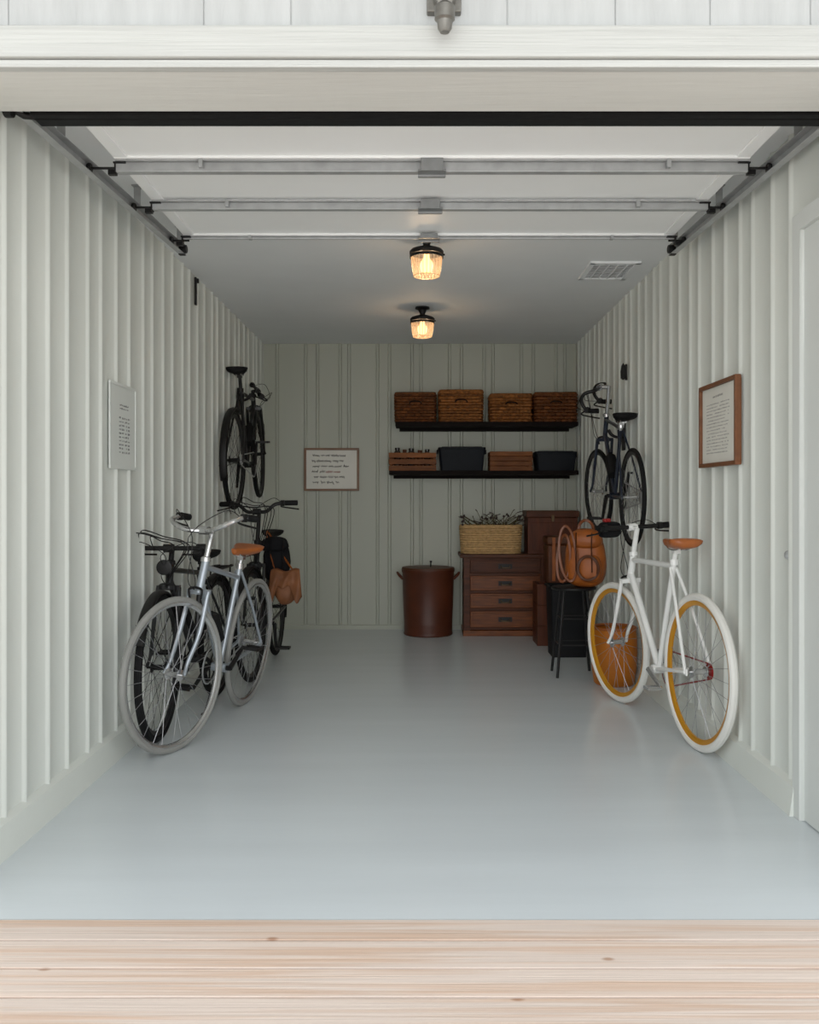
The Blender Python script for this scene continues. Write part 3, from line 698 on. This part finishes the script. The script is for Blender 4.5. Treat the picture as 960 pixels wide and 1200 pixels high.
def basket(name,loc,w,d,h,rows,mt,label,group=None,flare=1.02,handles=True,r=0.02,cat="basket"):
    ro=empty(name,loc,label,cat,group)
    m=MB(); K=22; sr=h/rows/2*1.05
    for i in range(rows):
        f=i/(rows-1); k=1+(flare-1)*f; z=sr+(h-2*sr)*f
        pts=resample(rrect(w*k/flare-0.012,d*k/flare-0.012,r),K*4)
        out=[]
        for j,p in enumerate(pts):
            n=Vector((p.x/(w*w),p.y/(d*d),0)).normalized()
            q=p+n*0.006*math.cos(pi*j/2+ (pi if i%2 else 0)); out.append(V(q.x,q.y,z))
        m.tube(out,sr,5,0,True)
    base=rrect(w/flare-0.02,d/flare-0.02,r)
    m.prism(base,0.002,0.01)
    m.done("body",mt,parent=ro,label=None,ang=60)
    m=MB(); m.tube([V(p.x,p.y,h) for p in resample(rrect(w-0.008,d-0.008,r),48)],0.008,8,0,True); m.done("rim",mt,parent=ro)
    if handles:
        m=MB(); m.tube(catmull([V(-0.05,-d/2-0.003,h*0.62),V(-0.03,-d/2-0.012,h*0.70),V(0.03,-d/2-0.012,h*0.70),V(0.05,-d/2-0.003,h*0.62)],5),0.006,7); m.done("handle",SHELFW,parent=ro,label="dark grip handle")
    return ro
def crate(name,loc,w,d,h,mt,label,slats=3,group=None,gap=0.008,cat="crate"):
    ro=empty(name,loc,label,cat,group)
    m=MB(); t=0.01; sh=(h-gap*(slats-1))/slats
    for i in range(slats):
        z0=i*(sh+gap);z1=z0+sh
        m.b(-w/2,w/2,-d/2,-d/2+t,z0,z1);m.b(-w/2,w/2,d/2-t,d/2,z0,z1);m.b(-w/2,-w/2+t,-d/2+t,d/2-t,z0,z1);m.b(w/2-t,w/2,-d/2+t,d/2-t,z0,z1)
    m.b(-w/2+t,w/2-t,-d/2+t,d/2-t,0,t)
    m.done("body",mt,parent=ro,bevel=0.0015,smooth=False)
    for sx in(-1,1):
        for sy in(-1,1):
            m=MB(); m.box((sx*(w/2-t-0.01),sy*(d/2-t-0.01),h/2+0.002),(0.02,0.02,h-0.002)); m.done("post",mt,parent=ro,smooth=False)
    return ro
def bin_(name,loc,w,d,h,mt,label,lid=True,cat="storage bin"):
    ro=empty(name,loc,label,cat)
    m=MB(); secs=[]
    for z,k in((0,0.90),(h*0.96,1.0)): secs.append([V(x*k,y*k,z) for x,y in rrect(w*0.97,d*0.97,0.02)])
    if not lid:
        for z,k in((h*0.96,0.97),(0.01,0.87)): secs.append([V(x*k,y*k,z) for x,y in rrect(w*0.97,d*0.97,0.02)])
    m.loft(secs); m.done("body",mt,parent=ro)
    if lid:
        m=MB(); m.prism(rrect(w,d,0.022),h*0.9,h); m.prism(rrect(w*0.86,d*0.8,0.02),h,h+0.006); m.done("lid",mt,parent=ro,bevel=0.003)
        for s in(-1,1):
            m=MB(); m.box((s*(w/2+0.004),0,h*0.82),(0.014,0.08,0.035)); m.done("latch",mt,parent=ro,bevel=0.003)
    else:
        m=MB(); m.tube([V(p.x,p.y,h*0.97) for p in resample(rrect(w,d,0.02),48)],0.009,8,0,True); m.done("rim",mt,parent=ro)
    return ro
YSH=YS-0.155
G="storage baskets on the upper shelf"
basket("basket",(-0.022,YSH,ZU),0.33,0.25,0.235,10,WICK,"dark brown woven rectangular basket on the upper shelf",G)
basket("basket",(0.350,YSH,ZU),0.355,0.26,0.255,11,WICK2,"tall lighter brown woven basket on the upper shelf",G)
basket("basket",(0.757,YSH,ZU),0.335,0.25,0.225,9,WICK2,"mid brown woven basket on the upper shelf",G)
basket("basket",(1.120,YSH,ZU),0.340,0.25,0.235,9,WICK,"darkest brown woven basket on the upper shelf by the wall",G)
crate("crate",(-0.045,YSH,ZL),0.385,0.26,0.145,CRATEW,"low slatted wooden crate holding jars on the lower shelf",3,gap=0.012)
bin_("storage_bin",(0.357,YSH,ZL),0.385,0.27,0.19,BLUEB,"dark blue lidded plastic bin on the lower shelf")
crate("crate",(0.757,YSH,ZL),0.345,0.25,0.155,CRATEW,"closed-slat wooden crate on the lower shelf",4,gap=0.005)
bin_("storage_bin",(1.122,YSH,ZL),0.34,0.26,0.155,BLUEB,"shallow dark blue lidded bin on the lower shelf")
for i,(xx,hh,rr) in enumerate([(-0.17,0.19,0.028),(-0.11,0.175,0.022),(-0.055,0.185,0.03),(0.015,0.17,0.024),(0.075,0.178,0.026)]):
    m=MB(); m.lathe([(0,0.011),(rr,0.011),(rr,hh*0.8),(rr*0.65,hh*0.88),(rr*0.65,hh*0.9),(rr*0.75,hh*0.9),(rr*0.75,hh),(0,hh)],18,(xx,YSH-0.03,ZL))
    m.done("jar",JAR if i%2==0 else LEATHD,label="small dark lidded jar standing in a crate",cat="jar",group="jars in the slatted crate")
# ------------------------------------------------------------------ dresser
DXa,DXb=0.35,1.28; DYf,DYb=7.50,7.865; DH=0.655
r=empty("dresser",((DXa+DXb)/2,(DYf+DYb)/2,0),"brown wooden chest of drawers with dark backed pulls","dresser")
m=MB(); rel(m,r)
m.b(DXa+0.02,DXb-0.01,DYf+0.01,DYb,0.05,DH-0.03)
for xx in(DXa+0.02,0.985): m.b(xx-0.005,xx+0.045,DYf,DYf+0.03,0.0,DH-0.03)
for z in(0.05,0.205,0.345,0.485): m.b(DXa+0.02,1.02,DYf+0.002,DYf+0.03,z,z+0.018)
m.done("body",DWOOD,parent=r,bevel=0.002,smooth=False)
m=MB(); rel(m,r); m.b(DXa-0.015,DXb+0.005,DYf-0.025,DYb,DH-0.03,DH); m.done("top",DWOOD,parent=r,bevel=0.005,smooth=False)
m=MB(); rel(m,r); m.b(DXa+0.01,DXb,DYf-0.01,DYb,0,0.045); m.done("plinth",DRAW,parent=r,bevel=0.004,smooth=False)
for z0,z1 in((0.07,0.20),(0.225,0.34),(0.365,0.48),(0.507,0.61)):
    m=MB(); rel(m,r); xa,xb=DXa+0.068,0.975
    m.b(xa,xb,DYf-0.008,DYf+0.02,z0,z1); m.b(xa+0.015,xb-0.015,DYf-0.012,DYf,z0+0.012,z1-0.012)
    dr=m.done("drawer",DRAW if z1<0.5 else DWOOD,parent=r,bevel=0.003,smooth=False)
    cx=(xa+xb)/2; zz=(z0+z1)/2
    m=MB(); rel(m,r)
    m.b(cx-0.055,cx+0.055,DYf-0.015,DYf-0.012,zz-0.02,zz+0.018,1); m.tube(catmull([V(cx-0.035,DYf-0.015,zz+0.005),V(cx-0.03,DYf-0.03,zz-0.01),V(cx+0.03,DYf-0.03,zz-0.01),V(cx+0.035,DYf-0.015,zz+0.005)],5),0.004,6)
    hd=m.done("handle",[ABRASS,BLKM],parent=r,label="dark metal drawer pull"); l=hd.location.copy(); hd.parent=dr; hd.location=l-dr.location
m=MB(); rel(m,r); m.b(1.035,1.26,DYf-0.008,DYf+0.01,0.07,0.61); m.done("door",DRAW,parent=r,bevel=0.003,smooth=False)
r=empty("wooden_box",(1.085,7.70,DH),"dark brown wooden lidded box on the dresser","box")
m=MB(); m.b(-0.20,0.20,-0.14,0.14,0,0.29); m.b(-0.17,0.17,-0.145,-0.14,0.03,0.25); m.done("body",REDB,parent=r,bevel=0.004,smooth=False)
m=MB(); m.b(-0.212,0.212,-0.152,0.15,0.292,0.345); m.done("lid",DWOOD,parent=r,bevel=0.006,smooth=False)
m=MB(); m.b(-0.012,0.012,-0.157,-0.146,0.26,0.31); m.done("latch",ABRASS,parent=r,bevel=0.002)
basket("basket",(0.59,7.62,DH),0.50,0.25,0.225,12,STRAW,"natural straw basket of dried stems on the dresser",None,1.05,False,0.09)
m=MB(); rr=random.Random(4)
for i in range(80):
    x=rr.uniform(-0.2,0.2);y=rr.uniform(-0.08,0.08); h=rr.uniform(0.22,0.32) - abs(x)*0.1; dx=rr.uniform(-0.22,0.25)
    if i%8==0: h+=0.04
    a=V(x*0.8,y,0.10);b_=V(x+dx,y+rr.uniform(-0.03,0.03),h)
    if abs(b_.x)>0.225: b_.x=math.copysign(0.215+rr.uniform(0,0.02),b_.x)
    m.tube([a,(a+b_)/2+V(0,0,0.04),b_],0.0024,4,1)
    if i%2: m.sup(b_,(0.018,0.014,0.022),0.9,0.9,6,4,0)
    else: m.tube([b_,b_+V(dx*0.2,0,0.012)],0.0035,4,0)
lv=m.done("dried_lavender",[LAV,STEMM],label="loose dried twigs and stems in the straw basket",cat="dried flowers",kind="stuff")
lv.location=(0.59+lv.location.x,7.62+lv.location.y,DH+lv.location.z)
r=empty("storage_drum",(0.082,7.60,0),"red-brown enamel drum with flat lid and side handles","bin")
m=MB(); m.lathe([(0,0),(0.19,0),(0.198,0.008),(0.198,0.02),(0.193,0.03),(0.203,0.28),(0.209,0.50),(0.215,0.51),(0.215,0.53),(0.2,0.53),(0.195,0.03),(0,0.02)],48); m.done("body",RUST,parent=r)
m=MB(); m.lathe([(0,0.546),(0.19,0.546),(0.212,0.543),(0.214,0.531),(0.205,0.531),(0,0.531)],48); m.done("lid",LEATHD,parent=r)
m=MB(); m.tube([V(0.02,0,0.545),V(0.022,0.0,0.585)],0.006,8); m.lathe([(0,0),(0.010,0.003),(0.010,0.014),(0,0.018)],12,(0.022,0,0.58)); m.done("lid_knob",BLKM,parent=r)
for s in(-1,1):
    m=MB(); m.tube(catmull([V(s*0.205,-0.045,0.45),V(s*0.235,-0.04,0.48),V(s*0.25,0,0.50),V(s*0.235,0.04,0.48),V(s*0.205,0.045,0.45)],5),0.009,8); m.done("handle",RUST,parent=r)
# ------------------------------------------------------------------ right-hand clutter
crate("crate",(1.045,7.14,0),0.31,0.28,0.46,REDB,"tall red-brown wooden crate on the floor",3,gap=0.003)
r=empty("trunk",(1.085,7.14,0.463),"small brown leather suitcase standing on the tall crate","trunk")  # small leather trunk stacked on the tall crate
m=MB(); m.b(-0.115,0.115,-0.12,0.12,0,0.29); m.done("body",LEATHD,parent=r,bevel=0.012)
m=MB(); m.b(-0.12,0.12,-0.125,0.125,0.292,0.352); m.done("lid",LEATHD,parent=r,bevel=0.012)
for xx in(-0.07,0.07):
    m=MB(); m.b(xx-0.012,xx+0.012,-0.129,-0.12,0.02,0.345); m.done("strap",LEATH,parent=r,bevel=0.001)
bin_("storage_bin",(1.05,6.62,0),0.27,0.28,0.50,GREYB,"tall dark grey open plastic bin on the floor",lid=False)
sx,sy=0.975,5.88
r=empty("stool",(sx,sy,0),"black metal stool with splayed legs holding a leather bag","stool")
m=MB(); m.prism([(0.14*math.cos(2*pi*i/32),0.14*math.sin(2*pi*i/32)) for i in range(32)],0.535,0.552); m.done("seat",BLKM,parent=r,bevel=0.005)
for a in(45,135,225,315):
    t=math.radians(a); c,s=math.cos(t),math.sin(t)
    m=MB(); m.tube([V(0.10*c,0.10*s,0.535),V(0.17*c,0.17*s,0.0)],0.009,8); m.done("leg",BLKM,parent=r)
m=MB()
for z,k in((0.2,0.144),(0.36,0.123)): m.tube([V(k*math.cos(math.radians(a)),k*math.sin(math.radians(a)),z) for a in(45,135,225,315)],0.0055,6,0,True)
m.done("stretcher",BLKM,parent=r)
M=Matrix.Translation((1.0,5.86,0.552))@Matrix.Rotation(-0.3,4,'Z')
r=empty("leather_bag",None,"rounded tan leather bag with looped straps on the stool","bag",M=M)
m=MB(); m.sup((0.045,0.0,0.175),(0.25,0.17,0.35),0.7,0.7,40,24,0,0.014,-0.10,3); m.done("body",LEATH,parent=r,ang=80)
m=MB(); m.sup((0.08,-0.075,0.12),(0.145,0.07,0.17),0.7,0.75,24,14,0,0.012,0,5); m.done("pocket",LEATH,parent=r,ang=80)
m=MB(); m.sup((0.05,-0.025,0.30),(0.21,0.16,0.13),0.8,0.75,28,14,0,0.02,-0.12,6); m.done("flap",LEATH,parent=r,ang=80)
SL=mat("strap_leather",(112,56,20),0.45,0,0.2,12,0.3)
def band(cx,cz,rx,rz,tl,y,wd,th):
    m=MB(); n=40; vs=[];fs=[]
    for t in range(n):
        a=2*pi*t/n
        for (dr,dy) in((-th/2,-wd/2),(th/2,-wd/2),(th/2,wd/2),(-th/2,wd/2)):
            x=(rx+dr)*math.cos(a); z=(rz+dr)*math.sin(a)
            vs.append(V(cx+x*math.cos(tl)-z*math.sin(tl),y+dy+0.012*math.sin(2*a+cx*40),max(0.012,cz+x*math.sin(tl)+z*math.cos(tl))))
    for t in range(n):
        t2=(t+1)%n
        for j in range(4):
            j2=(j+1)%4; fs.append((t*4+j,t*4+j2,t2*4+j2,t2*4+j))
    m._add(vs,fs,0); return m
for k,(cx,cz,rx,rz,tl,y,wd) in enumerate([(-0.05,0.21,0.052,0.17,0.10,-0.095,0.012),(-0.08,0.18,0.04,0.145,-0.06,-0.07,0.012),(0.075,0.125,0.062,0.072,0.0,-0.112,0.010),(0.05,0.36,0.045,0.055,0.0,-0.02,0.014)]):
    m=band(cx,cz,rx,rz,tl,y,wd,0.018); m.done("strap",SL if k!=2 else LEATHD,parent=r,label="looped leather strap",bevel=0.003)
for s_,xx in((0,0.0),(1,0.095)):
    m=MB(); m.tube(catmull([V(xx,-0.09,0.34),V(xx,-0.112,0.27),V(xx+0.003,-0.118,0.18),V(xx+0.004,-0.116,0.10)],5),0.011,6,0,False,True,0.35); m.done("buckle_strap",LEATHD,parent=r)
r=empty("storage_tub",(1.165,5.58,0),"golden-amber rounded leather tub with rolled rim on the floor","tub")
m=MB(); m.lathe([(0,0),(0.105,0),(0.118,0.012),(0.13,0.09),(0.135,0.19),(0.134,0.28),(0.128,0.335),(0.12,0.335),(0.125,0.27),(0.127,0.18),(0.112,0.03),(0,0.02)],40); m.done("body",AMBER,parent=r,ang=60)
m=MB(); m.tube([V(0.124*math.cos(t*pi/20),0.124*math.sin(t*pi/20),0.337) for t in range(40)],0.010,8,0,True); m.done("rim",LEATH,parent=r)
# bags on the black bicycle
M=Matrix.Translation((-0.905,6.0,0.58))@Matrix.Rotation(0.15,4,'Z')
r=empty("pannier_bag",None,"black fabric pannier bag hanging on the black bicycle","bag",M=M)
m=MB(); m.sup((0,0,0.12),(0.17,0.13,0.26),0.7,0.7,32,18,0,0.05,-0.05,3); m.done("body",CLOTHB,parent=r,ang=80)
m=MB(); m.sup((-0.01,-0.01,0.23),(0.18,0.14,0.10),0.8,0.7,28,12,0,0.06,-0.12,6); m.done("flap",CLOTHB,parent=r,ang=80)
for s in(-1,1):
    m=MB(); m.tube(catmull([V(s*0.04,-0.075,0.26),V(s*0.04,-0.09,0.18),V(s*0.04,-0.08,0.06)],5),0.009,6,0,False,True,0.35); m.done("strap",BLKR,parent=r)
M=Matrix.Translation((-0.835,5.90,0.43))@Matrix.Rotation(0.1,4,'Z')
r=empty("satchel",None,"small crumpled tan leather satchel slung on the black bicycle","bag",M=M)
m=MB(); m.sup((0,0,0.105),(0.14,0.08,0.20),0.8,0.9,36,20,0,0.09,0.14,8); m.done("body",CLOTHT,parent=r,ang=80)
m=MB(); vs=[];fs=[]; nu,nv=24,20
for i in range(nu+1):
    u=i/nu
    for j in range(nv+1):
        v=j/nv
        drop=0.10+0.035*math.sin(u*8+1)+0.025*math.sin(u*17)+0.07*abs(u-0.5)*2
        if v<0.3: y=0.05-v/0.3*0.08; z=0.215+0.01*math.sin(v*10)
        else: y=-0.03-0.03*math.sin(min(1,(v-0.3)*3)*pi/2); z=0.215-(v-0.3)/0.7*drop
        x=(u-0.5)*0.17*(1+0.25*v)
        vs.append(V(x,y+0.014*math.sin(u*16+v*4)*v,z+0.010*math.sin(u*9)))
for i in range(nu):
    for j in range(nv):
        a=i*(nv+1)+j; fs.append((a,a+1,a+nv+2,a+nv+1))
m._add(vs,fs,0)
o=m.done("flap",CLOTHT,parent=r,ang=80); md=o.modifiers.new("s",'SOLIDIFY');md.thickness=0.004
m=MB(); m.tube(catmull([V(-0.06,0.02,0.20),V(-0.10,0.06,0.34),V(-0.12,0.13,0.46),V(-0.04,0.08,0.34),V(0.06,0.02,0.20)],6),0.010,6,0,False,True,0.35); m.done("strap",LEATH,parent=r)
# ------------------------------------------------------------------ world + light
w=bpy.data.worlds.new("World");SC.world=w;w.use_nodes=True
N=w.node_tree.nodes;L=w.node_tree.links;bg=N["Background"]
tc=N.new("ShaderNodeTexCoord");sp=N.new("ShaderNodeSeparateXYZ");L.new(tc.outputs["Generated"],sp.inputs[0])
def math_(op,a,b=None):
    n=N.new("ShaderNodeMath");n.operation=op
    for i,v in enumerate((a,b)):
        if v is None: continue
        if isinstance(v,(int,float)): n.inputs[i].default_value=v
        else: L.new(v,n.inputs[i])
    return n.outputs[0]
s=math_('MAXIMUM',math_('MULTIPLY',sp.outputs["Y"],-1.0),0.0)
lobe=math_('POWER',s,8.0)
st=math_('ADD',math_('MULTIPLY',lobe,2.0),1.85)
L.new(st,bg.inputs["Strength"])
rp=N.new("ShaderNodeValToRGB");L.new(sp.outputs["Z"],rp.inputs["Fac"])
rp.color_ramp.elements[0].position=0.0;rp.color_ramp.elements[0].color=(0.99,0.99,0.98,1)
rp.color_ramp.elements[1].position=0.6;rp.color_ramp.elements[1].color=(0.92,0.965,1.0,1)
L.new(rp.outputs["Color"],bg.inputs["Color"])
# camera
cam=bpy.data.cameras.new("Camera");co=bpy.data.objects.new("Camera",cam);COL.objects.link(co)
co.location=(0,0,1.114);co.rotation_euler=(pi/2,0,0)
cam.sensor_fit='VERTICAL';cam.sensor_height=36;cam.sensor_width=28.8;cam.lens=33.0
cam.shift_x=-10/1200;cam.shift_y=-18/1200;cam.clip_start=0.05
SC.camera=co
SC.view_settings.view_transform='Standard'
SC.view_settings.exposure=0.03
SC.view_settings.gamma=1.1
